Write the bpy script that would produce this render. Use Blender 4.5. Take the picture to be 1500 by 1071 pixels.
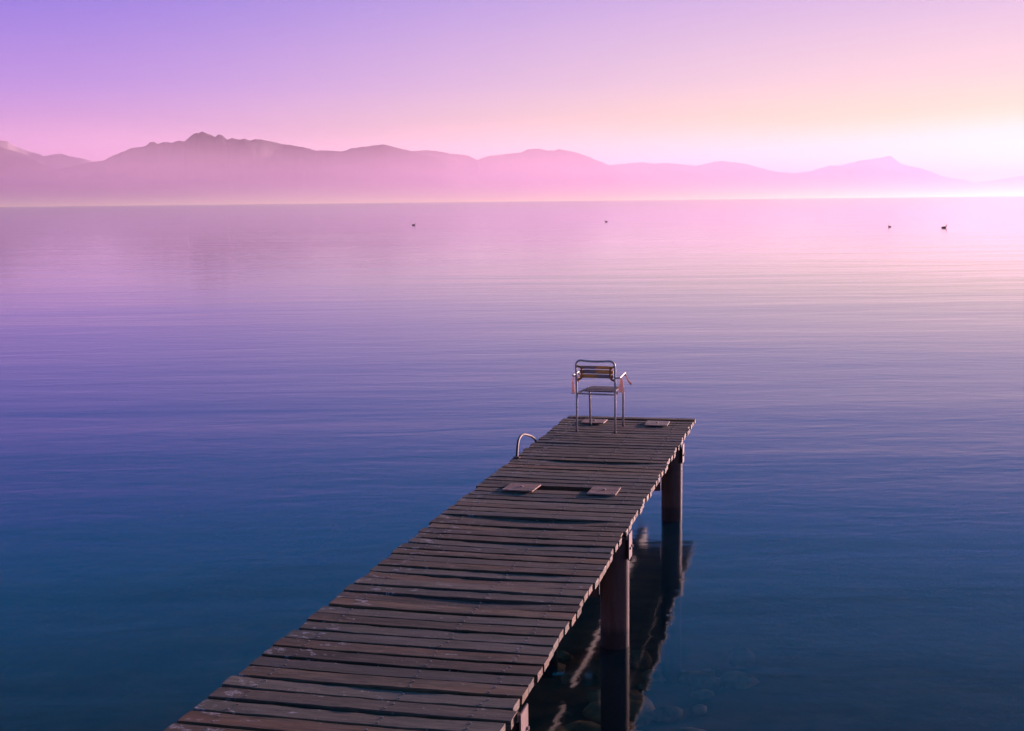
import bpy, bmesh, math, random
from mathutils import Vector, Matrix, noise
random.seed(11)
R = math.radians
sc = bpy.context.scene
for o in list(bpy.data.objects):
    bpy.data.objects.remove(o)

# ------------------------------------------------------------------ camera
CAM_H = 3.50
PITCH, ROLL = 0.12656, -0.01080
FPX, PW, PH = 1890.0, 1500.0, 1071.0
cam_data = bpy.data.cameras.new('camera')
cam_data.sensor_width = 36.0
cam_data.lens = 36.0 * FPX / PW
cam_data.clip_start = 0.1
cam_data.clip_end = 400000.0
cam = bpy.data.objects.new('camera', cam_data)
sc.collection.objects.link(cam)
CAM_M = Matrix.Rotation(math.pi / 2 - PITCH, 4, 'X') @ Matrix.Rotation(ROLL, 4, 'Z')
cam.matrix_world = Matrix.Translation((0, 0, CAM_H)) @ CAM_M
sc.camera = cam

# ------------------------------------------------------------------ sky, sun, exposure
SUN_AZ, SUN_EL = R(46.0), R(6.0)          # azimuth clockwise from +Y
sdir = Vector((math.sin(SUN_AZ) * math.cos(SUN_EL), math.cos(SUN_AZ) * math.cos(SUN_EL), math.sin(SUN_EL)))
world = bpy.data.worlds.new('World')
sc.world = world
world.use_nodes = True
wn, wl = world.node_tree.nodes, world.node_tree.links
wn.clear()
out = wn.new('ShaderNodeOutputWorld')
bg = wn.new('ShaderNodeBackground')
bg.inputs['Strength'].default_value = 0.10
wl.new(bg.outputs[0], out.inputs['Surface'])
tc = wn.new('ShaderNodeTexCoord')
sep = wn.new('ShaderNodeSeparateXYZ')
wl.new(tc.outputs['Generated'], sep.inputs[0])
asin = wn.new('ShaderNodeMath'); asin.operation = 'ARCSINE'
wl.new(sep.outputs['Z'], asin.inputs[0])
elev = wn.new('ShaderNodeMapRange')       # elevation 0..90 deg -> 0..1
elev.inputs['From Min'].default_value = 0.0
elev.inputs['From Max'].default_value = math.pi / 2
wl.new(asin.outputs[0], elev.inputs['Value'])


def sky_ramp(stops):
    r = wn.new('ShaderNodeValToRGB')
    r.color_ramp.interpolation = 'B_SPLINE'
    el = r.color_ramp.elements
    while len(el) > 1:
        el.remove(el[-1])
    for i, (deg, c) in enumerate(stops):
        e = el[0] if i == 0 else el.new(deg / 90.0)
        e.position = deg / 90.0
        e.color = (c[0], c[1], c[2], 1)
    wl.new(elev.outputs[0], r.inputs[0])
    return r


# dusk colours by elevation, away from the sun and towards it
RAMP_AWAY = [(0, (.40, .20, .31)), (3, (.36, .18, .35)), (5, (.25, .15, .41)), (9.7, (.10, .08, .40)),
             (11.3, (.0, .07, .37)), (15, (.000, .13, .35)), (24, (.000, .085, .200)), (45, (.004, .036, .105)), (90, (.005, .024, .07))]
RAMP_SUN = [(0, (.48, .43, .17)), (3, (.48, .41, .23)), (5, (.46, .365, .34)), (9.7, (.31, .215, .42)),
            (11.3, (.0, .10, .41)), (15, (.000, .14, .37)), (24, (.000, .088, .21)), (45, (.004, .036, .105)), (90, (.005, .024, .07))]
r_away, r_sun = sky_ramp(RAMP_AWAY), sky_ramp(RAMP_SUN)
hor = wn.new('ShaderNodeCombineXYZ')
wl.new(sep.outputs['X'], hor.inputs[0]); wl.new(sep.outputs['Y'], hor.inputs[1])
hn = wn.new('ShaderNodeVectorMath'); hn.operation = 'NORMALIZE'
wl.new(hor.outputs[0], hn.inputs[0])
dot = wn.new('ShaderNodeVectorMath'); dot.operation = 'DOT_PRODUCT'
wl.new(hn.outputs[0], dot.inputs[0])
dot.inputs[1].default_value = (math.sin(SUN_AZ), math.cos(SUN_AZ), 0)
azf = wn.new('ShaderNodeMapRange'); azf.interpolation_type = 'SMOOTHSTEP'
azf.inputs['From Min'].default_value = 0.36
azf.inputs['From Max'].default_value = 1.0
wl.new(dot.outputs['Value'], azf.inputs['Value'])
mixs = wn.new('ShaderNodeMix'); mixs.data_type = 'RGBA'
wl.new(azf.outputs[0], mixs.inputs[0])
wl.new(r_away.outputs[0], mixs.inputs[6]); wl.new(r_sun.outputs[0], mixs.inputs[7])
gain = wn.new('ShaderNodeVectorMath'); gain.operation = 'SCALE'
gain.inputs['Scale'].default_value = 8.0
wl.new(mixs.outputs[2], gain.inputs[0])
sky = wn.new('ShaderNodeTexSky')
sky.sky_type = 'NISHITA'
sky.sun_disc = False
sky.sun_elevation = SUN_EL
sky.sun_rotation = SUN_AZ
nsc = wn.new('ShaderNodeVectorMath'); nsc.operation = 'SCALE'
nsc.inputs['Scale'].default_value = 0.012
wl.new(sky.outputs[0], nsc.inputs[0])
addn = wn.new('ShaderNodeVectorMath'); addn.operation = 'ADD'
wl.new(gain.outputs[0], addn.inputs[0]); wl.new(nsc.outputs[0], addn.inputs[1])
wl.new(addn.outputs[0], bg.inputs['Color'])

sun_data = bpy.data.lights.new('sun', 'SUN')
sun_data.energy = 5.0
sun_data.angle = R(2.0)
sun_data.color = (1.0, 0.60, 0.60)
sun = bpy.data.objects.new('sun', sun_data)
sc.collection.objects.link(sun)
sun.rotation_euler = (-sdir).to_track_quat('-Z', 'Y').to_euler()

vs = sc.view_settings
vs.view_transform = 'Standard'
vs.look = 'None'
vs.exposure = 1.22
vs.gamma = 1.0
vs.use_curve_mapping = False
sc.render.engine = 'CYCLES'
cy = sc.cycles
cy.use_denoising = True
cy.max_bounces = 8
cy.diffuse_bounces = 3
cy.glossy_bounces = 3
cy.transmission_bounces = 4
cy.volume_bounces = 2
cy.transparent_max_bounces = 16
cy.sample_clamp_indirect = 6.0


# ------------------------------------------------------------------ helpers
class NT:
    """small wrapper for building a material"""
    def __init__(self, name):
        self.m = bpy.data.materials.new(name)
        self.m.use_nodes = True
        self.t = self.m.node_tree
        self.t.nodes.clear()
        self.out = self.n('ShaderNodeOutputMaterial')

    def n(self, kind, **kw):
        nd = self.t.nodes.new(kind)
        for k, v in kw.items():
            setattr(nd, k, v)
        return nd

    def l(self, a, b):
        self.t.links.new(a, b)

    def val(self, sock, v):
        sock.default_value = v

    def noise(self, vec, scale, detail=4, rough=.55, dist=0.0):
        nd = self.n('ShaderNodeTexNoise')
        nd.inputs['Scale'].default_value = scale
        nd.inputs['Detail'].default_value = detail
        nd.inputs['Roughness'].default_value = rough
        nd.inputs['Distortion'].default_value = dist
        if vec is not None:
            self.l(vec, nd.inputs['Vector'])
        return nd

    def mapping(self, vec, scale=(1, 1, 1), rot=(0, 0, 0), loc=(0, 0, 0)):
        nd = self.n('ShaderNodeMapping')
        nd.inputs['Scale'].default_value = scale
        nd.inputs['Rotation'].default_value = rot
        nd.inputs['Location'].default_value = loc
        self.l(vec, nd.inputs['Vector'])
        return nd.outputs[0]

    def ramp(self, fac, stops):
        r = self.n('ShaderNodeValToRGB')
        el = r.color_ramp.elements
        while len(el) > 1:
            el.remove(el[-1])
        for i, (p, c) in enumerate(stops):
            e = el[0] if i == 0 else el.new(p)
            e.position = p
            e.color = (c[0], c[1], c[2], 1) if not isinstance(c, (int, float)) else (c, c, c, 1)
        self.l(fac, r.inputs[0])
        return r.outputs[0]

    def mix(self, fac, a, b, blend='MIX'):
        m = self.n('ShaderNodeMix', data_type='RGBA', blend_type=blend)
        for s, v in ((m.inputs[0], fac), (m.inputs[6], a), (m.inputs[7], b)):
            if isinstance(v, (int, float)):
                s.default_value = v
            elif isinstance(v, tuple):
                s.default_value = (v[0], v[1], v[2], 1)
            else:
                self.l(v, s)
        return m.outputs[2]

    def math(self, op, a, b=None, clamp=False):
        m = self.n('ShaderNodeMath', operation=op, use_clamp=clamp)
        for s, v in ((m.inputs[0], a), (m.inputs[1], b)):
            if v is None:
                continue
            if isinstance(v, (int, float)):
                s.default_value = v
            else:
                self.l(v, s)
        return m.outputs[0]

    def bump(self, h, strength, dist=0.01):
        b = self.n('ShaderNodeBump')
        b.inputs['Strength'].default_value = strength
        b.inputs['Distance'].default_value = dist
        self.l(h, b.inputs['Height'])
        return b.outputs[0]

    def principled(self, color, rough=.6, metal=0.0, normal=None, spec=.5):
        p = self.n('ShaderNodeBsdfPrincipled')
        for k, v in (('Base Color', color), ('Roughness', rough), ('Metallic', metal), ('Specular IOR Level', spec)):
            if isinstance(v, (int, float)):
                p.inputs[k].default_value = v
            elif isinstance(v, tuple):
                p.inputs[k].default_value = (v[0], v[1], v[2], 1)
            else:
                self.l(v, p.inputs[k])
        if normal is not None:
            self.l(normal, p.inputs['Normal'])
        self.l(p.outputs[0], self.out.inputs['Surface'])
        return p


def link(name, bm, mat, parent=None, smooth=False, sharp=None):
    me = bpy.data.meshes.new(name)
    bmesh.ops.recalc_face_normals(bm, faces=bm.faces[:])
    bm.to_mesh(me); bm.free()
    if smooth:
        for p in me.polygons:
            p.use_smooth = True
    if sharp:
        me.set_sharp_from_angle(angle=R(sharp))
    o = bpy.data.objects.new(name, me)
    if mat:
        me.materials.append(mat)
    sc.collection.objects.link(o)
    if parent:
        o.parent = parent
    return o


def empty(name, loc):
    o = bpy.data.objects.new(name, None)
    o.empty_display_size = 0.2
    o.location = loc
    sc.collection.objects.link(o)
    return o


def tag(o, label, cat, group=None):
    o['label'] = label
    o['category'] = cat
    if group:
        o['group'] = group
    return o


def structure(o, label=None):
    o['kind'] = 'structure'
    if label:
        o['label'] = label
    return o


def smoothpath(pts, per=8):
    """Catmull-Rom through pts"""
    P = [Vector(p) for p in pts]
    P = [P[0] * 2 - P[1]] + P + [P[-1] * 2 - P[-2]]
    res = []
    for i in range(1, len(P) - 2):
        a, b, c, d = P[i - 1:i + 3]
        for k in range(per):
            t = k / per
            res.append(0.5 * ((2 * b) + (c - a) * t + (2 * a - 5 * b + 4 * c - d) * t * t + (3 * b - a - 3 * c + d) * t ** 3))
    res.append(P[-2].copy())
    return res


def tube(bm, pts, rad, seg=10, cap=True):
    """sweep a circle along pts; rad is a number, a list, or a list of (rx, ry)"""
    pts = [Vector(p) for p in pts]
    n = len(pts)
    rings = []
    up = None
    for i, p in enumerate(pts):
        t = (pts[min(i + 1, n - 1)] - pts[max(i - 1, 0)]).normalized()
        if up is None:
            up = Vector((0, 0, 1)) if abs(t.z) < .9 else Vector((0, 1, 0))
        up = (up - t * up.dot(t)).normalized()
        side = t.cross(up)
        r = rad[i] if isinstance(rad, (list, tuple)) else rad
        ra, rb = r if isinstance(r, tuple) else (r, r)
        ring = []
        for k in range(seg):
            a = 2 * math.pi * k / seg
            ring.append(bm.verts.new(p + side * (math.cos(a) * ra) + up * (math.sin(a) * rb)))
        rings.append(ring)
    for i in range(n - 1):
        for k in range(seg):
            bm.faces.new((rings[i][k], rings[i][(k + 1) % seg], rings[i + 1][(k + 1) % seg], rings[i + 1][k]))
    if cap:
        bm.faces.new(rings[0]); bm.faces.new(rings[-1])
    return bm


def roundcorner(pts, rad, per=6):
    """polyline with its inner corners rounded"""
    P = [Vector(p) for p in pts]
    res = [P[0]]
    for i in range(1, len(P) - 1):
        a = (P[i - 1] - P[i]); b = (P[i + 1] - P[i])
        r = min(rad, a.length * .49, b.length * .49)
        s, e = P[i] + a.normalized() * r, P[i] + b.normalized() * r
        for k in range(per + 1):
            t = k / per
            res.append(s * (1 - t) ** 2 + P[i] * 2 * t * (1 - t) + e * t * t)
    res.append(P[-1])
    return res


def pixel_dir(px, py):
    d = Vector(((px - PW / 2) / FPX, -(py - PH / 2) / FPX, -1.0))
    return CAM_M.to_3x3() @ d


# ------------------------------------------------------------------ jetty frame
YAW, SLOPE, V_LEFT, V_RIGHT, U_END = 0.23168, 0.01800, -2.995, -1.413, 15.80
AU = Vector((math.sin(YAW) * math.cos(SLOPE), math.cos(YAW) * math.cos(SLOPE), -math.sin(SLOPE)))
AV = Vector((math.cos(YAW), -math.sin(YAW), 0))
AN = AV.cross(AU)
ORG = Vector((0, 0, CAM_H - 2.66 + 14.6 * math.sin(SLOPE)))


def D(u, v, w=0.0):
    """deck coordinates: u along the jetty, v to the right, w above the deck top"""
    return ORG + AU * u + AV * v + AN * w


# ------------------------------------------------------------------ materials
def m_wood(name, dark, light, rough=.62, lichen=True):
    g = NT(name)
    co = g.n('ShaderNodeTexCoord').outputs['Object']
    info = g.n('ShaderNodeObjectInfo').outputs['Random']
    # rotate so that x runs along the planks, shift every plank by its own amount
    shift = g.n('ShaderNodeCombineXYZ')
    g.l(g.math('MULTIPLY', info, 37.0), shift.inputs[0])
    g.l(g.math('MULTIPLY', info, 11.0), shift.inputs[2])
    rot = g.mapping(co, rot=(0, 0, YAW))
    add = g.n('ShaderNodeVectorMath', operation='ADD')
    g.l(rot, add.inputs[0]); g.l(shift.outputs[0], add.inputs[1])
    p = add.outputs[0]
    grain = g.noise(g.mapping(p, scale=(1.8, 34, 34)), 1.0, 7, .72, .8).outputs[0]
    fine = g.noise(g.mapping(p, scale=(6, 190, 190)), 1.0, 4, .7).outputs[0]
    blot = g.noise(g.mapping(p, scale=(2.6, 9, 9)), 1.0, 5, .6).outputs[0]
    wet = g.noise(g.mapping(p, scale=(1.1, 5, 5)), 1.0, 3, .5).outputs[0]
    c = g.ramp(grain, [(.30, dark), (.70, light)])
    c = g.mix(g.ramp(blot, [(.44, 0.0), (.66, .85)]), c, tuple(x * .55 for x in dark))
    red = (light[0] * 1.1, light[1] * .72, light[2] * .6)
    c = g.mix(g.ramp(wet, [(.5, 0.0), (.72, .55)]), c, red)
    r2 = g.math('FRACT', g.math('MULTIPLY', info, 57.3))
    gr = (light[0] * .62 + light[1] * .3,) * 2 + (light[0] * .55 + light[2] * .3,)
    c = g.mix(g.ramp(r2, [(.35, 0.0), (1.0, .65)]), c, g.mix(grain, tuple(x * .35 for x in gr), gr))
    tone = g.ramp(info, [(0, .55), (.35, .85), (.7, .95), (1, 1.35)])
    c = g.mix(1.0, c, tone, 'MULTIPLY')
    crack = g.ramp(fine, [(.36, 0.15), (.48, 1.0)])
    c = g.mix(1.0, c, crack, 'MULTIPLY')
    if lichen:
        # pale lichen and droppings, thicker towards the left ends of the planks
        sepv = g.n('ShaderNodeSeparateXYZ'); g.l(rot, sepv.inputs[0])
        left = g.n('ShaderNodeMapRange'); g.l(sepv.outputs[0], left.inputs['Value'])
        left.inputs['From Min'].default_value = -0.80; left.inputs['From Max'].default_value = -0.25
        left.inputs['To Min'].default_value = 1.0; left.inputs['To Max'].default_value = 0.0
        n1 = g.noise(g.mapping(p, scale=(9, 16, 16)), 1.0, 4, .6).outputs[0]
        n2 = g.noise(p, 70.0, 3, .6).outputs[0]
        th = g.math('ADD', n1, g.math('MULTIPLY', left.outputs[0], .10))
        msk = g.ramp(th, [(.655, 0.0), (.70, 1.0)])
        msk = g.math('MULTIPLY', msk, g.ramp(n2, [(.38, 0.0), (.6, .8)]))
        c = g.mix(msk, c, (.42, .40, .42))
        speck = g.noise(p, 55.0, 2, .5).outputs[0]
        c = g.mix(g.ramp(speck, [(.73, 0.0), (.76, .8)]), c, (.5, .45, .42))
    h = g.math('ADD', g.math('MULTIPLY', grain, .6), g.math('MULTIPLY', fine, .5))
    g.principled(c, g.ramp(blot, [(.3, rough - .12), (.7, rough + .12)]), 0, g.bump(h, .6, .006), .4)
    return g.m


M_PLANK = m_wood('weathered_planks', (.034, .021, .009), (.205, .130, .058))
M_BOARD = m_wood('newer_board', (.20, .13, .095), (.46, .31, .25), lichen=False)
M_BEAM = m_wood('beam_timber', (.20, .13, .10), (.42, .28, .23), lichen=False)


def m_pile():
    g = NT('rusty_pile_steel')
    co = g.n('ShaderNodeNewGeometry').outputs['Position']
    s = g.n('ShaderNodeSeparateXYZ'); g.l(co, s.inputs[0])
    n1 = g.noise(g.mapping(co, scale=(9, 9, 1.6)), 1.0, 6, .65).outputs[0]
    n2 = g.noise(co, 40, 4, .6).outputs[0]
    c = g.ramp(n1, [(.3, (.022, .012, .009)), (.5, (.060, .034, .025)), (.7, (.10, .060, .046))])
    c = g.mix(g.ramp(n2, [(.5, 0.0), (.7, .5)]), c, (.10, .040, .022))
    # waterline growth, wet and nearly black
    wob = g.math('ADD', s.outputs[2], g.math('MULTIPLY', g.math('SUBTRACT', n1, .5), .10))
    wet = g.n('ShaderNodeMapRange'); g.l(wob, wet.inputs['Value'])
    wet.inputs['From Min'].default_value = .13; wet.inputs['From Max'].default_value = .19
    c = g.mix(wet.outputs[0], (.012, .008, .007), c)
    g.principled(c, g.ramp(n2, [(.3, .5), (.7, .7)]), .0, g.bump(n2, .35, .004), .5)
    return g.m


M_PILE = m_pile()


def m_metal(name, col, rough, rust=.0, metal=1.0):
    g = NT(name)
    co = g.n('ShaderNodeNewGeometry').outputs['Position']
    n1 = g.noise(co, 22, 5, .6).outputs[0]
    n2 = g.noise(co, 120, 3, .6).outputs[0]
    lo = tuple(x * .6 for x in col)
    c = g.ramp(n1, [(.3, lo), (.7, col)])
    msk = g.ramp(n1, [(.62 - rust, 0.0), (.72 - rust, 1.0)])
    c = g.mix(msk, c, (.20, .085, .035))
    mt = g.math('MULTIPLY', g.math('SUBTRACT', 1.0, msk), metal)
    g.principled(c, g.ramp(n2, [(.3, rough - .08), (.7, rough + .12)]), mt, g.bump(n2, .15, .001))
    return g.m


M_TUBE = m_metal('dull_steel_tube', (.62, .52, .46), .45, .0, .2)
M_RUST = m_metal('rust_brown_tube', (.46, .19, .05), .55, .10, .1)
M_RAIL = m_metal('grey_handrail_tube', (.045, .030, .025), .6, .04, .0)
M_SCREW = m_metal('screw_steel', (.45, .40, .38), .4, .1, .8)


def m_slat(name, flip):
    g = NT(name)
    co = g.n('ShaderNodeTexCoord').outputs['Object']
    s = g.n('ShaderNodeSeparateXYZ'); g.l(co, s.inputs[0])
    n1 = g.noise(g.mapping(co, scale=(14, 60, 60)), 1.0, 5, .6).outputs[0]
    edge = g.math('ADD', g.math('MULTIPLY', s.outputs[0], flip * 9.0), g.math('MULTIPLY', g.math('SUBTRACT', n1, .5), 1.6))
    msk = g.ramp(g.math('ADD', edge, .5, True), [(.35, 0.0), (.62, 1.0)])
    grey = g.ramp(n1, [(.3, (.14, .10, .09)), (.7, (.36, .28, .26))])
    var = g.ramp(n1, [(.3, (.46, .18, .03)), (.7, (.82, .40, .09))])
    g.principled(g.mix(msk, grey, var), .5, 0, g.bump(n1, .4, .002))
    return g.m


M_SLAT_A = m_slat('slat_half_varnished', 1.0)
M_SLAT_B = m_slat('slat_varnish_left', -.7)


def m_plain(name, a, b, scale=20, rough=.7, bump=.3):
    g = NT(name)
    co = g.n('ShaderNodeTexCoord').outputs['Object']
    n1 = g.noise(co, scale, 5, .6).outputs[0]
    g.principled(g.ramp(n1, [(.3, a), (.7, b)]), rough, 0, g.bump(n1, bump, .004))
    return g.m


M_SEAT = m_plain('seat_slat_grey', (.07, .058, .066), (.15, .12, .13), 30)


def m_cloth():
    g = NT('faded_pink_cloth')
    co = g.n('ShaderNodeTexCoord').outputs['Object']
    n1 = g.noise(co, 28, 4, .6).outputs[0]
    c = g.ramp(n1, [(.3, (.52, .33, .31)), (.7, (.88, .70, .67))])
    d = g.n('ShaderNodeBsdfDiffuse'); g.l(c, d.inputs[0])
    t = g.n('ShaderNodeBsdfTranslucent'); g.l(c, t.inputs[0])
    mx = g.n('ShaderNodeMixShader'); mx.inputs[0].default_value = .4
    g.l(d.outputs[0], mx.inputs[1]); g.l(t.outputs[0], mx.inputs[2])
    g.l(mx.outputs[0], g.out.inputs['Surface'])
    return g.m


M_CLOTH = m_cloth()
M_BIRD = m_plain('dark_plumage', (.02, .016, .018), (.06, .045, .045), 14, .6)
M_CORD = m_plain('old_cord', (.10, .06, .05), (.2, .12, .1), 60)
M_LIT_PLATE = m_plain('pale_sunlit_plate', (.10, .062, .052), (.22, .145, .13), 9, .65)  # paler than the pile: sunlight on its right side is put into the colour
M_STONE = m_plain('lake_stone', (.10, .06, .03), (.62, .42, .24), 3.0, .85)


def m_bed():
    g = NT('lake_bed_silt')
    co = g.n('ShaderNodeNewGeometry').outputs['Position']
    n1 = g.noise(co, .9, 6, .6).outputs[0]
    n2 = g.noise(g.mapping(co, scale=(.25, .9, 1)), .6, 3, .5).outputs[0]
    c = g.ramp(n1, [(.3, (.07, .047, .024)), (.7, (.26, .175, .095))])
    c = g.mix(g.ramp(n2, [(.45, 0.0), (.6, .7)]), c, (.035, .04, .04))
    g.principled(c, .9, 0, g.bump(n1, .5, .1), .1)
    return g.m


def m_water():
    g = NT('calm_lake_water')
    pos = g.n('ShaderNodeNewGeometry').outputs['Position']
    far = g.n('ShaderNodeVectorMath', operation='LENGTH'); g.l(pos, far.inputs[0])
    swell = g.noise(g.mapping(pos, scale=(.045, .22, 1), rot=(0, 0, .10)), 1.0, 3, .5, .4).outputs[0]
    wave = g.noise(g.mapping(pos, scale=(.35, 1.1, 1), rot=(0, 0, -.12)), 1.0, 3, .55, .6).outputs[0]
    rip = g.noise(g.mapping(pos, scale=(1.6, 4.0, 1), rot=(0, 0, .22)), 1.0, 3, .5, .5).outputs[0]
    fine = g.noise(g.mapping(pos, scale=(9, 17, 1), rot=(0, 0, .3)), 1.0, 2, .5).outputs[0]
    patch = g.ramp(g.noise(g.mapping(pos, scale=(.02, .05, 1)), 1.0, 3, .5).outputs[0], [(.35, .15), (.65, 1.0)])
    h = g.math('ADD', g.math('MULTIPLY', swell, .032), g.math('MULTIPLY', wave, .007))
    small = g.math('ADD', g.math('MULTIPLY', rip, .0048), g.math('MULTIPLY', fine, .0003))
    h = g.math('ADD', h, g.math('MULTIPLY', small, patch))
    nrm = g.bump(h, 1.0, 1.0)
    inc = g.n('ShaderNodeNewGeometry').outputs['Incoming']
    dt = g.n('ShaderNodeVectorMath', operation='DOT_PRODUCT'); g.l(inc, dt.inputs[0]); g.l(nrm, dt.inputs[1])
    one = g.math('SUBTRACT', 1.0, g.math('ABSOLUTE', dt.outputs['Value']), True)
    fres = g.math('ADD', .02, g.math('MULTIPLY', g.math('POWER', one, 5.0), .98), True)
    # a breeze ruffles a belt some way out; it is calm by the shore and far away
    belt = g.ramp(g.math('DIVIDE', far.outputs['Value'], 700.0, True), [(.014, .26), (.024, .8), (.042, .8), (.08, .36), (.3, .24)])
    rough = g.math('MULTIPLY', belt, .20)
    gl = g.n('ShaderNodeBsdfGlossy'); g.l(rough, gl.inputs['Roughness']); gl.inputs['Color'].default_value = (.88, .95, 1, 1)  # blue tint painted into the reflection, takes pink out of the mirrored sky
    g.l(nrm, gl.inputs['Normal'])
    tr = g.n('ShaderNodeBsdfTransparent'); tr.inputs[0].default_value = (.78, .72, .60, 1)
    df = g.n('ShaderNodeBsdfDiffuse'); df.inputs[0].default_value = (.003, .055, .10, 1)
    body = g.n('ShaderNodeMixShader')          # clear in the shallows, deep blue offshore
    depth = g.n('ShaderNodeMapRange'); depth.interpolation_type = 'SMOOTHSTEP'
    sy = g.n('ShaderNodeSeparateXYZ'); g.l(pos, sy.inputs[0]); g.l(sy.outputs[1], depth.inputs['Value'])
    depth.inputs['From Min'].default_value = 5.0; depth.inputs['From Max'].default_value = 26.0
    depth.inputs['To Min'].default_value = .06; depth.inputs['To Max'].default_value = .92
    g.l(depth.outputs[0], body.inputs[0])
    g.l(tr.outputs[0], body.inputs[1]); g.l(df.outputs[0], body.inputs[2])
    mx = g.n('ShaderNodeMixShader')
    g.l(fres, mx.inputs[0]); g.l(body.outputs[0], mx.inputs[1]); g.l(gl.outputs[0], mx.inputs[2])
    g.l(mx.outputs[0], g.out.inputs['Surface'])
    return g.m


def m_mountain(name, snow=0.0):
    g = NT(name)
    pos = g.n('ShaderNodeNewGeometry').outputs['Position']
    n1 = g.noise(pos, .0012, 8, .62).outputs[0]
    c = g.ramp(n1, [(.35, (.030, .034, .040)), (.65, (.11, .10, .10))])
    if snow:
        n2 = g.noise(g.mapping(pos, scale=(1, 1, 2.0)), .0016, 6, .6).outputs[0]
        c = g.mix(g.ramp(n2, [(.5 - snow * .2, 0.0), (.6 - snow * .2, 1.0)]), c, (.24, .21, .21))
    g.principled(c, .95, 0, None, .1)
    return g.m


# ------------------------------------------------------------------ lake, lake bed
FARX = 70000.0


def graded(a, b, first, k):
    """values from a to b whose steps grow"""
    v, s, r = a, first, []
    while v < b:
        r.append(v); v += s; s *= k
    r.append(b)
    return r


bm = bmesh.new()
q = FARX
for f in [((-q, -q, 0), (q, -q, 0), (q, q, 0), (-q, q, 0))]:
    bm.faces.new([bm.verts.new(p) for p in f])
lake = structure(link('lake_water', bm, m_water()), 'calm lake reflecting the pink and blue dusk sky')

ys = [-FARX, -200] + graded(-10, FARX, .5, 1.06)
xs = sorted(set([-x for x in graded(0, FARX, .5, 1.09)] + graded(0, FARX, .5, 1.09)))


def bed_z(x, y):
    d = max(0.0, y - 2)
    base = -0.55 - 0.11 * d if d < 30 else -3.85 - min(18.0, (d - 30) * .06)
    n = noise.fractal(Vector((x * .35, y * .35, 3.1)), 1.0, 2.0, 3) * .10 if abs(x) < 300 and abs(y) < 300 else 0
    return base + n


bm = bmesh.new()
grid = [[bm.verts.new((x, y, bed_z(x, y))) for x in xs] for y in ys]
for j in range(len(ys) - 1):
    for i in range(len(xs) - 1):
        bm.faces.new((grid[j][i], grid[j][i + 1], grid[j + 1][i + 1], grid[j + 1][i]))
structure(link('lake_bed', bm, m_bed(), smooth=True), 'brown lake bed showing through the shallow water')

bm = bmesh.new()
for k in range(170):
    u = random.uniform(4, 15); v = random.uniform(-4.2, -.75)
    p = D(u, v)
    r = random.uniform(.07, .26)
    res = bmesh.ops.create_icosphere(bm, subdivisions=2, radius=1.0)
    off = Vector((random.random() * 50, random.random() * 50, 0))
    rz = Matrix.Rotation(random.random() * 6.3, 3, 'Z')
    sx, sy, sz = r * random.uniform(.8, 1.5), r * random.uniform(.7, 1.1), r * random.uniform(.35, .6)
    for vt in res['verts']:
        n = 1 + .28 * noise.noise(vt.co * 1.4 + off)
        c = vt.co * n
        vt.co = rz @ Vector((c.x * sx, c.y * sy, c.z * sz)) + Vector((p.x, p.y, bed_z(p.x, p.y) + sz * .4))
st = link('lake_bed_stones', bm, M_STONE, smooth=True)
st['kind'] = 'stuff'
st['label'] = 'rounded stones lying on the lake bed under the jetty'
st['category'] = 'stones'

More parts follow.
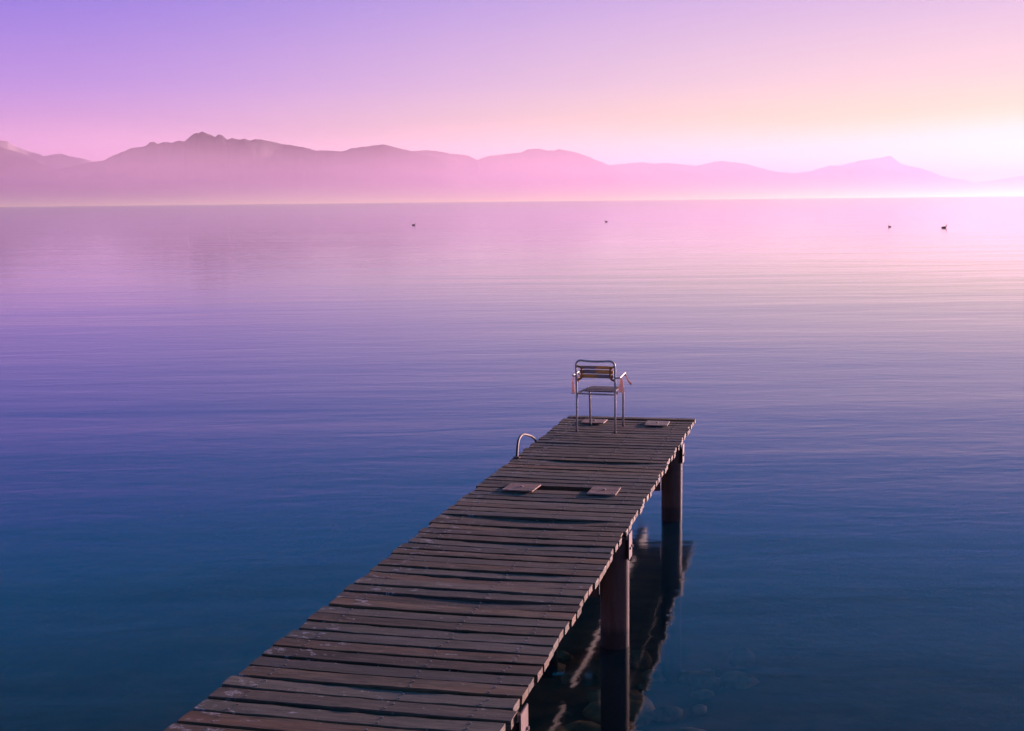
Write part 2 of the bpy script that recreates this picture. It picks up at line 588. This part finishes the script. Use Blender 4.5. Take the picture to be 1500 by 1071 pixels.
# ------------------------------------------------------------------ mountains
RANGES = [
    # name, label, distance, snow, ridge in photograph pixels
    ('mountain', 'far snow-streaked range catching pink light at the left edge', 17500, 1.0,
     [(-420, 235), (-300, 226), (-200, 214), (-120, 216), (-60, 209), (0, 207), (12, 208), (22, 214), (38, 219), (50, 223), (64, 229), (78, 226), (92, 225), (105, 230), (125, 233),
      (140, 238), (165, 243), (190, 252), (230, 262), (280, 274)]),
    ('mountain', 'dark wooded hill sloping down at the left edge', 14300, 0,
     [(-420, 240), (-300, 225), (-200, 208), (-110, 211), (-50, 213), (0, 217), (18, 221), (32, 225), (46, 232), (60, 240), (75, 248), (95, 252), (120, 258), (150, 266),
      (190, 278), (240, 292), (262, 300)]),
    ('mountain', 'tall rocky-peaked mountain left of centre', 15000, 0,
     [(20, 262), (50, 255), (78, 250), (100, 244), (122, 240), (150, 234), (170, 226), (190, 218), (205, 216), (214, 213), (220, 208), (226, 207.5), (231, 211),
      (240, 208.5), (250, 209), (258, 206.5), (264, 206), (270, 208), (276, 203.5), (281, 199), (286, 196.5), (292, 196), (296, 193.5),
      (303, 195), (310, 197), (315, 201), (320, 197.5), (326, 199), (333, 206), (340, 203.5), (350, 205), (358, 203), (366, 204), (374, 202),
      (384, 204), (396, 208), (412, 211), (430, 214), (450, 217), (468, 220), (485, 222), (500, 222), (514, 218), (530, 215.5),
      (545, 213.5), (560, 212), (574, 214), (590, 218), (615, 224), (650, 236), (690, 256), (720, 274), (745, 292)]),
    ('mountain', 'rounded double-topped ridge in the middle behind the chair', 20000, 0,
     [(520, 268), (560, 248), (590, 227), (600, 220.5), (615, 220), (640, 222), (665, 225), (682, 227), (692, 231), (700, 234.5), (708, 231), (716, 228.5), (735, 227), (750, 224),
      (764, 223), (772, 219), (782, 217.5), (792, 218.5), (802, 221.5), (810, 222), (818, 219), (828, 220.5), (842, 222.5), (855, 228),
      (870, 234), (885, 239), (897, 242), (915, 248), (945, 258), (985, 272), (1020, 288)]),
    ('mountain', 'low pale ridge right of centre above the bright shore', 26000, 0,
     [(800, 272), (840, 254), (875, 244), (895, 241.5), (915, 240), (938, 238), (948, 239), (958, 241), (966, 239.5), (976, 238.5), (990, 240), (1005, 243),
      (1018, 243), (1032, 240), (1045, 237), (1056, 236), (1070, 238), (1085, 238.5), (1100, 242), (1120, 247), (1140, 251),
      (1160, 254.5), (1185, 258), (1220, 266), (1260, 276), (1290, 286)]),
    ('mountain', 'faint pointed mountain at the right', 28500, 0,
     [(1060, 276), (1110, 262), (1150, 254.5), (1170, 252.5), (1190, 249.5), (1205, 246), (1216, 243), (1232, 242), (1245, 238.5), (1258, 235.5),
      (1266, 233.5), (1276, 233.5), (1288, 231.5), (1298, 229.5), (1304, 229), (1310, 233), (1318, 239), (1332, 243), (1350, 247.5),
      (1368, 253), (1380, 258), (1395, 261.5), (1412, 264), (1428, 269), (1450, 276), (1475, 284)]),
    ('mountain', 'very faint low hill rising at the right edge', 31000, 0,
     [(1340, 284), (1390, 273), (1430, 268), (1455, 264.5), (1480, 260), (1500, 258), (1540, 254), (1590, 252), (1650, 256), (1720, 262), (1800, 271), (1870, 280)]),
]
M_MT, M_SNOW = m_mountain('forest_and_rock'), m_mountain('rock_and_snow', 1.0)


def ridge_y(pts, x):
    for (x0, y0), (x1, y1) in zip(pts, pts[1:]):
        if x0 <= x <= x1:
            return y0 + (y1 - y0) * (x - x0) / (x1 - x0)


for idx, (nm, lab, dist, snow, pts) in enumerate(RANGES):
    bm = bmesh.new()
    n = int((pts[-1][0] - pts[0][0]) / 1.3)
    depth = 1900.0
    ts = [-1, -.85, -.7, -.55, -.4, -.28, -.18, -.09, -.03, 0, .04, .12, .3, .6, 1]
    rows = []
    for i in range(n + 1):
        x = pts[0][0] + (pts[-1][0] - pts[0][0]) * i / n
        d = pixel_dir(x, ridge_y(pts, x))
        hd = Vector((d.x, d.y)).length
        az = Vector((d.x / hd, d.y / hd))
        # the crest wanders nearer and farther
        rd = dist + 500 * noise.noise(Vector((x * .012, idx * 7.3, 0)))
        hz = max(0.0, CAM_H + d.z / hd * rd)
        jag = 22.0 * noise.fractal(Vector((az.x * rd * .0022, az.y * rd * .0022, idx)), .8, 2.1, 5) * min(1, hz / 300)
        hs = []
        for off in (-60, -40, -20, 0, 20, 40, 60):
            xx = min(max(x + off, pts[0][0]), pts[-1][0])
            d2 = pixel_dir(xx, ridge_y(pts, xx))
            hs.append(max(0.0, CAM_H + d2.z / math.hypot(d2.x, d2.y) * rd))
        hsm = min(hz, sum(hs) / len(hs))
        crest = hz
        col = []
        for t in ts:
            hz = crest + (hsm - crest) * min(1.0, abs(t) * 4)
            dd = rd + t * depth
            prof = (1 - abs(t)) ** 1.25
            px, py = az.x * dd, az.y * dd
            rib = noise.fractal(Vector((px * .0009, py * .0009, idx)), 1.0, 2.0, 4)
            z = hz * prof + hz * .8 * rib * abs(t) * (1 - abs(t)) * 2.0
            z = min(z, hz * (1 - abs(t) * .45))
            z += jag * max(0.0, 1 - abs(t) / .09)
            if abs(t) == 1:
                z = -4.0
            col.append(bm.verts.new((px, py, max(z, -4.0))))
        rows.append(col)
    for i in range(n):
        for j in range(len(ts) - 1):
            bm.faces.new((rows[i][j], rows[i + 1][j], rows[i + 1][j + 1], rows[i][j + 1]))
    o = link(nm, bm, M_SNOW if snow else M_MT, smooth=True)
    structure(o, lab)

# ------------------------------------------------------------------ jetty
base = D(10.5, (V_LEFT + V_RIGHT) / 2); base.z = 0.0
jetty = empty('jetty', base)
tag(jetty, 'weathered wooden plank jetty on steel piles running out into the lake', 'jetty')


def lp(u, v, w=0.0):
    return D(u, v, w) - base


def deckbox(bm, u0, u1, v0, v1, w0, w1, bevel=0.0):
    vs_ = [bm.verts.new(lp(u, v, w)) for u in (u0, u1) for v in (v0, v1) for w in (w0, w1)]
    fs = []
    for a in ((0, 1, 3, 2), (4, 6, 7, 5), (0, 4, 5, 1), (2, 3, 7, 6), (0, 2, 6, 4), (1, 5, 7, 3)):
        fs.append(bm.faces.new([vs_[i] for i in a]))
    if bevel:
        es = set(e for f in fs for e in f.edges)
        bmesh.ops.bevel(bm, geom=list(es), offset=bevel, segments=2, affect='EDGES')
    return bm


PITCH_PL = 0.165
TH = 0.045


def plank(u, width, v0, v1, seed, sag=0.0, tilt=0.0, skew=0.0, lift=0.0):
    """one board: rounded worn section swept from v0 to v1 with warp and uneven edges"""
    bm = bmesh.new()
    n = max(6, int((v1 - v0) / .09))
    rings = []
    hw = width / 2
    prof = [(-1, -1), (-1, -.2), (-1, .80), (-.955, 1.0), (-.4, 1.0), (.4, 1.0), (.955, 1.0), (1, .80), (1, -.2), (1, -1)]
    for i in range(n + 1):
        t = i / n
        v = v0 + (v1 - v0) * t
        nz = noise.noise(Vector((v * 1.3, seed * 9.7, 0)))
        nw = noise.noise(Vector((v * 3.1, seed * 5.3, 4)))
        uu = u + skew * (t - .5) + .005 * nz
        ww = lift + tilt * (t - .5) - sag * math.sin(math.pi * t) + .0025 * nw
        ring = []
        for a, b in prof:
            e = .0055 * noise.noise(Vector((v * 7, seed * 3.3 + a * 2, b)))
            ch = .004 * noise.noise(Vector((v * 14, seed * 2.3 + a * 3, b * 2))) if b > 0 else 0
            du = a * hw + (e if abs(a) > .8 else 0)
            dw = -TH / 2 + b * TH / 2 + ch * (1 if abs(a) > .8 else .25)
            dv = 0
            if i in (0, n):
                dv = .006 * noise.noise(Vector((a * 3, b * 3, seed * 8 + i)))
            ring.append(bm.verts.new(lp(uu + du, v + dv, ww + dw)))
        rings.append(ring)
    m = len(prof)
    for i in range(n):
        for k in range(m):
            bm.faces.new((rings[i][k], rings[i][(k + 1) % m], rings[i + 1][(k + 1) % m], rings[i + 1][k]))
    bm.faces.new(rings[0]); bm.faces.new(rings[-1])
    return bm


screws = bmesh.new()
JOISTS = (-1.59, -2.81)
PILE_U = (1.95, 5.91, 9.70, 13.85)
NOTCH_U = 11.28
u = U_END - .085
first = True
k = 0
while u > 2.2:
    k += 1
    rnd = random.Random(k * 17 + 3)
    wdt = rnd.uniform(.128, .140)
    jl, jr = rnd.uniform(-.018, .018), rnd.uniform(-.014, .014)
    if rnd.random() < .12:
        jr -= rnd.uniform(.01, .03)
    sag = rnd.uniform(.0, .007)
    if rnd.random() < .10:
        sag += .010
    tilt = rnd.uniform(-.004, .004)
    skew = rnd.uniform(-.007, .007)
    lift = rnd.uniform(-.003, .002)
    if abs(u - NOTCH_U) < PITCH_PL / 2:
        # a broken row: two short ends are left, the middle is open
        link('plank', plank(u, wdt, V_LEFT + jl, -2.47, k, 0, 0, 0, lift), M_PLANK, jetty, True, 22)
        link('plank', plank(u, wdt, -1.93, V_RIGHT + jr, k + 200, 0, 0, 0, lift), M_PLANK, jetty, True, 22)
        link('plank', plank(u - .045, .06, -2.43, -1.96, k + 300, .004, 0, 0, -.075), M_PLANK, jetty, True, 22)
    else:
        link('plank', plank(u, wdt, V_LEFT + jl, V_RIGHT + jr, k, sag, tilt, skew, lift), M_PLANK, jetty, True, 22)
    for vj in JOISTS + (-2.04,):
        for s in (-1, 1):
            t = (vj - V_LEFT) / (V_RIGHT - V_LEFT)
            w = lift + tilt * (t - .5) - sag * math.sin(math.pi * t)
            if abs(u - NOTCH_U) < PITCH_PL / 2 and vj < -1.9 and vj > -2.5:
                continue
            c = lp(u + s * .035 + rnd.uniform(-.008, .008), vj + rnd.uniform(-.015, .015), w + .001)
            ring = [c + AU * (.006 * math.cos(a * math.pi / 4)) + AV * (.006 * math.sin(a * math.pi / 4)) for a in range(8)]
            lo = [screws.verts.new(p - AN * .01) for p in ring]
            hi = [screws.verts.new(p + AN * .0025) for p in ring]
            screws.faces.new(hi)
            for a in range(8):
                screws.faces.new((lo[a], lo[(a + 1) % 8], hi[(a + 1) % 8], hi[a]))
    u -= PITCH_PL + rnd.uniform(-.004, .004) + (.085 if first else 0)
    first = False
sco = link('screws', screws, M_SCREW, jetty)
sco['kind'] = 'stuff'

# beams under the planks (v, half width, top, bottom)
for v, hw, top, bot in ((-1.59, .035, -.052, -.085), (-2.04, .05, -.052, -.27), (-2.36, .05, -.052, -.41), (-2.81, .035, -.052, -.12)):
    bm = bmesh.new()
    deckbox(bm, 2.0, U_END - .14, v - hw, v + hw, bot, top, .004)
    link('beam', bm, M_BEAM, jetty)

for pu in PILE_U:
    for side in (0, 1):
        v1 = V_RIGHT + .030 if side == 0 else V_LEFT + .205
        v0 = v1 - .228
        bm = bmesh.new()
        # rounded square steel section, vertical
        rr = .112
        ring0 = []
        uc, vc = pu + .095, (v0 + v1) / 2
        hu, hv = .114, .114
        for cx, cy_, a0 in ((hu - rr, hv - rr, 0), (-(hu - rr), hv - rr, 90), (-(hu - rr), -(hv - rr), 180), (hu - rr, -(hv - rr), 270)):
            for s in range(7):
                a = R(a0 + s * 15)
                ring0.append((uc + cx + rr * math.cos(a), vc + cy_ + rr * math.sin(a)))
        ztop = D(pu + .095, vc).z - .055
        zb = bed_z(D(uc, vc).x, D(uc, vc).y) - .5
        zs = [zb, 0.0, .1, .2, .4, .6, ztop]
        rg = []
        for z in zs:
            row = []
            for (a, b) in ring0:
                p = D(a, b)
                row.append(bm.verts.new((p.x - base.x, p.y - base.y, z)))
            rg.append(row)
        for i in range(len(zs) - 1):
            for j in range(len(ring0)):
                bm.faces.new((rg[i][j], rg[i][(j + 1) % len(ring0)], rg[i + 1][(j + 1) % len(ring0)], rg[i + 1][j]))
        bm.faces.new(rg[0]); bm.faces.new(rg[-1])
        pile = link('pile', bm, M_PILE, jetty, True)
        me = pile.data
        try:
            me.set_sharp_from_angle(angle=R(50))
        except Exception:
            pass
        if side == 0:
            bm = bmesh.new()
            deckbox(bm, pu + .012, pu + .178, V_RIGHT + .032, V_RIGHT + .042, -.21, -.004, .002)
            link('strap', bm, M_LIT_PLATE, pile)
            for bu, bw in ((.05, -.12), (.14, -.12)):
                bm = bmesh.new()
                c = lp(pu + bu, V_RIGHT + .042, bw)
                tube(bm, [c, c + AV * .012], .011, 6)
                link('bolt', bm, M_SCREW, pile)
    bm = bmesh.new()
    deckbox(bm, pu + .05, pu + .14, V_LEFT + .21, V_RIGHT - .21, -.53, -.415, .004)
    link('crossbeam', bm, M_PILE, jetty)

# ------------------------------------------------------------------ boards lying on the deck
BOARDS = [
    ((11.245, -2.575), .30, .285, -.06, 'pale wooden board on the deck left of the gap, middle of the jetty'),
    ((11.252, -1.815), .325, .255, .0, 'pale wooden board on the deck right of the gap, middle of the jetty'),
    ((15.30, -2.588), .31, .275, .0, 'pale wooden board on the deck under the chair'),
    ((15.27, -1.818), .34, .268, .02, 'pale wooden board at the jetty end, right of the chair'),
]
for i, ((bu, bv), lu, lv, rot, lab) in enumerate(BOARDS):
    c = D(bu, bv, .004)
    root = empty('board', c)
    tag(root, lab, 'board', 'boards screwed over the deck')
    bm = bmesh.new()
    res = bmesh.ops.create_grid(bm, x_segments=8, y_segments=8, size=.5)
    for vtx in bm.verts:
        vtx.co = Vector((vtx.co.x * lv, vtx.co.y * lu, 0))
    ext = bmesh.ops.extrude_face_region(bm, geom=bm.faces[:])
    for g_ in ext['geom']:
        if isinstance(g_, bmesh.types.BMVert):
            g_.co.z += .011
    ca, sa = math.cos(rot), math.sin(rot)
    for vtx in bm.verts:
        x, y, z = vtx.co
        z += .003 * noise.noise(Vector((x * 5, y * 5, i * 4)))
        x2, y2 = x * ca - y * sa, x * sa + y * ca
        vtx.co = AV * x2 + AU * y2 + AN * z
    link('panel', bm, M_BOARD, root)
    for px_, py_ in ((0, .01), (-.10, -.11), (.10, -.12), (-.09, .12), (.1, .11)):
        bm = bmesh.new()
        r0 = .014 if (px_ == 0) else .006
        p0 = AV * px_ + AU * py_ + AN * .008
        tube(bm, [p0, p0 + AN * (.014 if px_ == 0 else .007)], r0, 6)
        link('bolt', bm, M_SCREW, root)

# ------------------------------------------------------------------ chair
ch_o = D(14.482, -2.432, .004)
ch_x = (AV * .452 + AU * -.030).normalized()
ch_z = Vector((0, 0, 1))
ch_y = ch_z.cross(ch_x).normalized()
ch_x = ch_y.cross(ch_z)
chair = empty('chair', ch_o)
tag(chair, 'metal tube chair with slatted wooden back facing the lake at the jetty end', 'chair')


def C(x, y, z):
    """chair coordinates: x right, y forward to the lake, z up; relative to the chair's root; feet follow the deck slope"""
    return ch_x * x + ch_y * y + ch_z * (z - (y * math.tan(SLOPE) if z < .2 else 0))


TR = .0118
HW = .226
bm = bmesh.new()
back = roundcorner([C(-HW, 0, 0), C(-HW + .001, .008, .42), C(-HW - .004, -.02, .842), C(-.03, -.03, .826), C(HW + .002, -.02, .838), C(HW, .008, .42), C(HW, 0, 0)], .075, 8)
tube(bm, back, TR, 12)
link('back_frame', bm, M_TUBE, chair, True)
for s in (-1, 1):
    bm = bmesh.new()
    pts = roundcorner([C(s * .200, .56, 0), C(s * .204, .545, .445), C(s * (HW - .002), .012, .448)], .05, 8)
    tube(bm, pts, TR, 12)
    link('front_leg', bm, M_TUBE, chair, True)
bm = bmesh.new()
tube(bm, [C(-HW, .012, .448), C(0, .012, .445), C(HW, .012, .446)], .0105, 10)
link('rear_rail', bm, M_TUBE, chair, True)
bm = bmesh.new()
tube(bm, [C(-.204, .50, .447), C(0, .50, .447), C(.204, .50, .447)], .009, 10)
link('front_rail', bm, M_TUBE, chair, True)
# brackets that carry the back slats
for s in (-1, 1):
    bm = bmesh.new()
    pts = roundcorner([C(s * (HW - .004), -.010, .770), C(s * .168, .012, .752), C(s * .166, .018, .625), C(s * (HW - .004), .0, .606)], .035, 7)
    tube(bm, pts, .0125, 10)
    link('back_bracket', bm, M_RUST, chair, True)


def slat(name, x0, x1, ycen, zcen, ty, tz, mat, bow, axis='z'):
    """curved thin board; its own origin at the middle so that the varnish edge follows it"""
    bm = bmesh.new()
    n = 14
    rings = []
    for i in range(n + 1):
        t = i / n
        x = x0 + (x1 - x0) * t
        y = bow * (1 - (2 * t - 1) ** 2)
        rnd_ = .8 if i in (0, n) else 1.0
        ring = []
        for a, b in ((-1, -.8), (-.8, -1), (.8, -1), (1, -.8), (1, .8), (.8, 1), (-.8, 1), (-1, .8)):
            ring.append(bm.verts.new(ch_x * x + ch_y * (y + a * ty / 2) + ch_z * (b * tz / 2 * rnd_)))
        rings.append(ring)
    for i in range(n):
        for j in range(8):
            bm.faces.new((rings[i][j], rings[i][(j + 1) % 8], rings[i + 1][(j + 1) % 8], rings[i + 1][j]))
    bm.faces.new(rings[0]); bm.faces.new(rings[-1])
    o = link(name, bm, mat, chair)
    o.location = C(0, ycen, zcen)
    return o


slat('back_slat', -.190, .196, .026, .752, .013, .036, M_SLAT_A, .012)
slat('back_slat', -.196, .200, .030, .702, .013, .046, M_SLAT_A, .012)
slat('back_slat', -.196, .200, .032, .650, .013, .044, M_SLAT_B, .012)
for i in range(5):
    slat('seat_slat', -.168, .192, .15 + i * .086, .462 + .004 * math.sin(i), .074, .016, M_SEAT, 0)
for s in (-1, 1):
    bm = bmesh.new()
    if s > 0:
        pts = roundcorner([C(HW, -.004, .640), C(HW + .052, .0, .642), C(HW + .060, .27, .672), C(HW + .060, .285, .630)], .02, 5)
    else:
        pts = roundcorner([C(-HW, -.004, .650), C(-HW - .046, .0, .655), C(-HW - .052, .30, .662), C(-HW - .048, .315, .625)], .02, 5)
    tube(bm, pts, .0105, 10)
    link('armrest', bm, M_TUBE, chair, True)
for sx, sy in ((-HW, 0), (HW, 0), (-.2, .56), (.2, .56)):
    bm = bmesh.new()
    tube(bm, [C(sx, sy, -.003), C(sx, sy, .022)], .0145, 10)
    link('foot_cap', bm, m_plain('foot_rubber', (.05, .04, .04), (.11, .09, .09)) if 'foot_rubber' not in bpy.data.materials else bpy.data.materials['foot_rubber'], chair, True)


def rag(top, length, w_top, w_bot, lean, seed, label):
    """a knotted strip of cloth hanging in folds"""
    o_loc = ch_o + top
    bm = bmesh.new()
    n, m = 12, 16
    rings = []
    for i in range(n + 1):
        t = i / n
        wd = w_top + (w_bot - w_top) * (t ** .7)
        if t < .08:
            wd *= 1.25
        if t > .8:
            wd *= 1 - (t - .8) * .8
        c = ch_x * (lean[0] * t + .006 * math.sin(t * 5 + seed)) + ch_y * (lean[1] * t) + ch_z * (-length * t)
        ring = []
        for j in range(m):
            a = 2 * math.pi * j / m
            fold = 1 + .34 * math.sin(a * 4 + seed + t * 2.2) * t
            ring.append(bm.verts.new(c + ch_x * (math.cos(a) * wd * .5 * fold) + ch_y * (math.sin(a) * wd * .32 * fold)
                                     + ch_z * (.012 * t * math.sin(a * 3 + seed * 2))))
        rings.append(ring)
    for i in range(n):
        for j in range(m):
            bm.faces.new((rings[i][j], rings[i][(j + 1) % m], rings[i + 1][(j + 1) % m], rings[i + 1][j]))
    bm.faces.new(rings[0]); bm.faces.new(rings[-1])
    o = link('rag', bm, M_CLOTH, None, True)
    o.location = o_loc
    tag(o, label, 'rag', 'rags tied to the chair arms')


rag(C(HW + .056, .04, .640), .165, .022, .068, (.012, .02), 1.0, 'larger pink rag flaring from the right armrest of the chair')
rag(C(HW + .062, .282, .640), .105, .014, .026, (.055, .02), 2.2, 'small pink ribbon slanting from the tip of the right armrest')
rag(C(-HW - .046, .05, .645), .205, .016, .042, (-.012, .0), 3.1, 'long narrow pink rag hanging from the left armrest')
rag(C(-HW - .040, .20, .650), .090, .014, .028, (.004, .0), 4.7, 'short pink rag end tucked beside the left chair leg')

# ------------------------------------------------------------------ ladder handrail on the left edge
hr = empty('handrail', D(12.74, V_LEFT + .03, 0))
tag(hr, 'bent grey metal handrail of the swimming ladder on the left deck edge', 'handrail')
o0 = D(12.74, V_LEFT + .03, 0)
bm = bmesh.new()
pts = smoothpath([D(12.74, V_LEFT + .03, -.02) - o0, D(12.80, V_LEFT + .02, .05) - o0, D(12.90, V_LEFT + .005, .118) - o0, D(13.04, V_LEFT - .01, .156) - o0,
                  D(13.25, V_LEFT - .02, .160) - o0, D(13.55, V_LEFT - .03, .105) - o0, D(13.85, V_LEFT - .04, .03) - o0, D(14.05, V_LEFT - .05, -.06) - o0,
                  D(14.14, V_LEFT - .06, -.3) - o0, D(14.15, V_LEFT - .06, -1.25) - o0], 7)
tube(bm, pts, .0135, 12)
link('rail', bm, M_RAIL, hr, True)
bm = bmesh.new()
tube(bm, [D(12.74, V_LEFT + .03, .0) - o0, D(12.74, V_LEFT + .03, .014) - o0], .034, 14)
link('flange', bm, M_RAIL, hr)

# ------------------------------------------------------------------ cord under the jetty end
p0 = D(U_END - .16, -2.085, -.20)
bm = bmesh.new()
tube(bm, [Vector((0, 0, 0)), Vector((.004, 0, -.12)), Vector((0, .003, -.24)), Vector((.003, 0, -.36))], .004, 6)
cd = link('cord', bm, M_CORD, None, True)
cd.location = p0
tag(cd, 'thin cord hanging from the end of a beam under the jetty', 'cord')


# ------------------------------------------------------------------ water birds
def bird(px, py, length, heading, label, neck=.5):
    d = pixel_dir(px, py)
    t = -CAM_H / d.z
    loc = Vector((0, 0, CAM_H)) + d * t
    loc.z = 0
    s = length / .5
    spine = [(-.26, .115), (-.21, .075), (-.14, .05), (-.04, .045), (.07, .05), (.14, .075), (.165, .13), (.165, .13 + .16 * neck), (.185, .155 + .18 * neck), (.225, .155 + .175 * neck), (.30, .14 + .17 * neck)]
    rad = [(.008, .006), (.05, .03), (.085, .06), (.105, .08), (.09, .075), (.055, .05), (.03, .03), (.024, .026), (.03, .03), (.022, .02), (.005, .004)]
    bm = bmesh.new()
    pts = [Vector((a * s, 0, b * s)) for a, b in spine]
    tube(bm, pts, [(a * s, b * s) for a, b in rad], 10)
    bmesh.ops.subdivide_edges(bm, edges=bm.edges[:], cuts=1, smooth=.6)
    o = link('duck', bm, M_BIRD, None, True)
    o.location = loc
    o.rotation_euler.z = heading
    tag(o, label, 'water bird', 'birds resting on the lake')


bird(606, 330, .62, R(12), 'dark duck alone on the lake, left of the chair', .45)
bird(888, 325, .52, R(165), 'tiny dark duck on the lake straight above the chair', .5)
bird(1303, 332.5, .48, R(200), 'small dark duck on the right, left one of the pair', .6)
bird(1383, 334, .72, R(5), 'largest dark bird on the far right of the lake', .5)

# ------------------------------------------------------------------ haze over the lake
bm = bmesh.new()
bmesh.ops.create_cube(bm, size=1.0)
for vtx in bm.verts:
    vtx.co = Vector((vtx.co.x * 2 * 74000, vtx.co.y * 2 * 74000, -26.0 if vtx.co.z < 0 else 940.0))
g = NT('pale_haze')
pv = g.n('ShaderNodeVolumePrincipled')
pv.inputs['Color'].default_value = (.96, .71, .93, 1)
pv.inputs['Density'].default_value = 1.7e-5
pv.inputs['Anisotropy'].default_value = .34
g.l(pv.outputs[0], g.out.inputs['Volume'])
hz_o = link('haze', bm, g.m)
hz_o['kind'] = 'stuff'
hz_o['label'] = 'pink evening haze over the lake and mountains'
hz_o['category'] = 'haze'

# mist on the far water in front of the mountains: a tall thin veil and a low dense bank, both thinning upwards
def mist(levels, half_of, rc0, color, density, aniso, label):
    bm = bmesh.new()
    rows = []
    for i in range(91):
        az = R(-44 + 100 * i / 90)
        wob = 1 + .16 * noise.noise(Vector((i * .11, rc0 * .01, 0)))
        rc = rc0 + 400 * noise.noise(Vector((i * .07, 9.0, 0)))
        half = [half_of(z) for z in levels]
        sec = [(rc - h, z) for h, z in zip(half, levels)] + [(rc + h, z) for h, z in reversed(list(zip(half, levels)))]
        rows.append([bm.verts.new((math.sin(az) * r, math.cos(az) * r, z * (wob if z > 3 else 1))) for r, z in sec])
    m_ = len(rows[0])
    for i in range(90):
        for j in range(m_):
            bm.faces.new((rows[i][j], rows[i + 1][j], rows[i + 1][(j + 1) % m_], rows[i][(j + 1) % m_]))
    bm.faces.new(rows[0]); bm.faces.new(rows[-1])
    g = NT('low_mist')
    pv = g.n('ShaderNodeVolumePrincipled')
    pv.inputs['Color'].default_value = color
    pv.inputs['Density'].default_value = density
    pv.inputs['Anisotropy'].default_value = aniso
    g.l(pv.outputs[0], g.out.inputs['Volume'])
    o = link('mist', bm, g.m)
    o['kind'] = 'stuff'
    o['label'] = label
    o['category'] = 'mist'


mist([2.5, 30, 60, 90, 125, 165, 210, 255, 300, 350, 400, 450, 500, 550, 600, 650, 695], lambda z: 1400 * (1 - z / 700.0) ** 1.75 + .5, 10900,
     (.99, .74, .98, 1), 8.0e-4, .42, 'pink veil of mist hanging in front of the mountains')
mist([1.5, 5, 10, 16, 24, 34, 46, 60, 76, 94, 112, 130], lambda z: 1850 * (math.exp(-z / 36.0) - math.exp(-132 / 36.0)) + .5, 7300,
     (1.0, .90, .78, 1), 5.4e-4, .62, 'bright low mist lying along the far waterline')
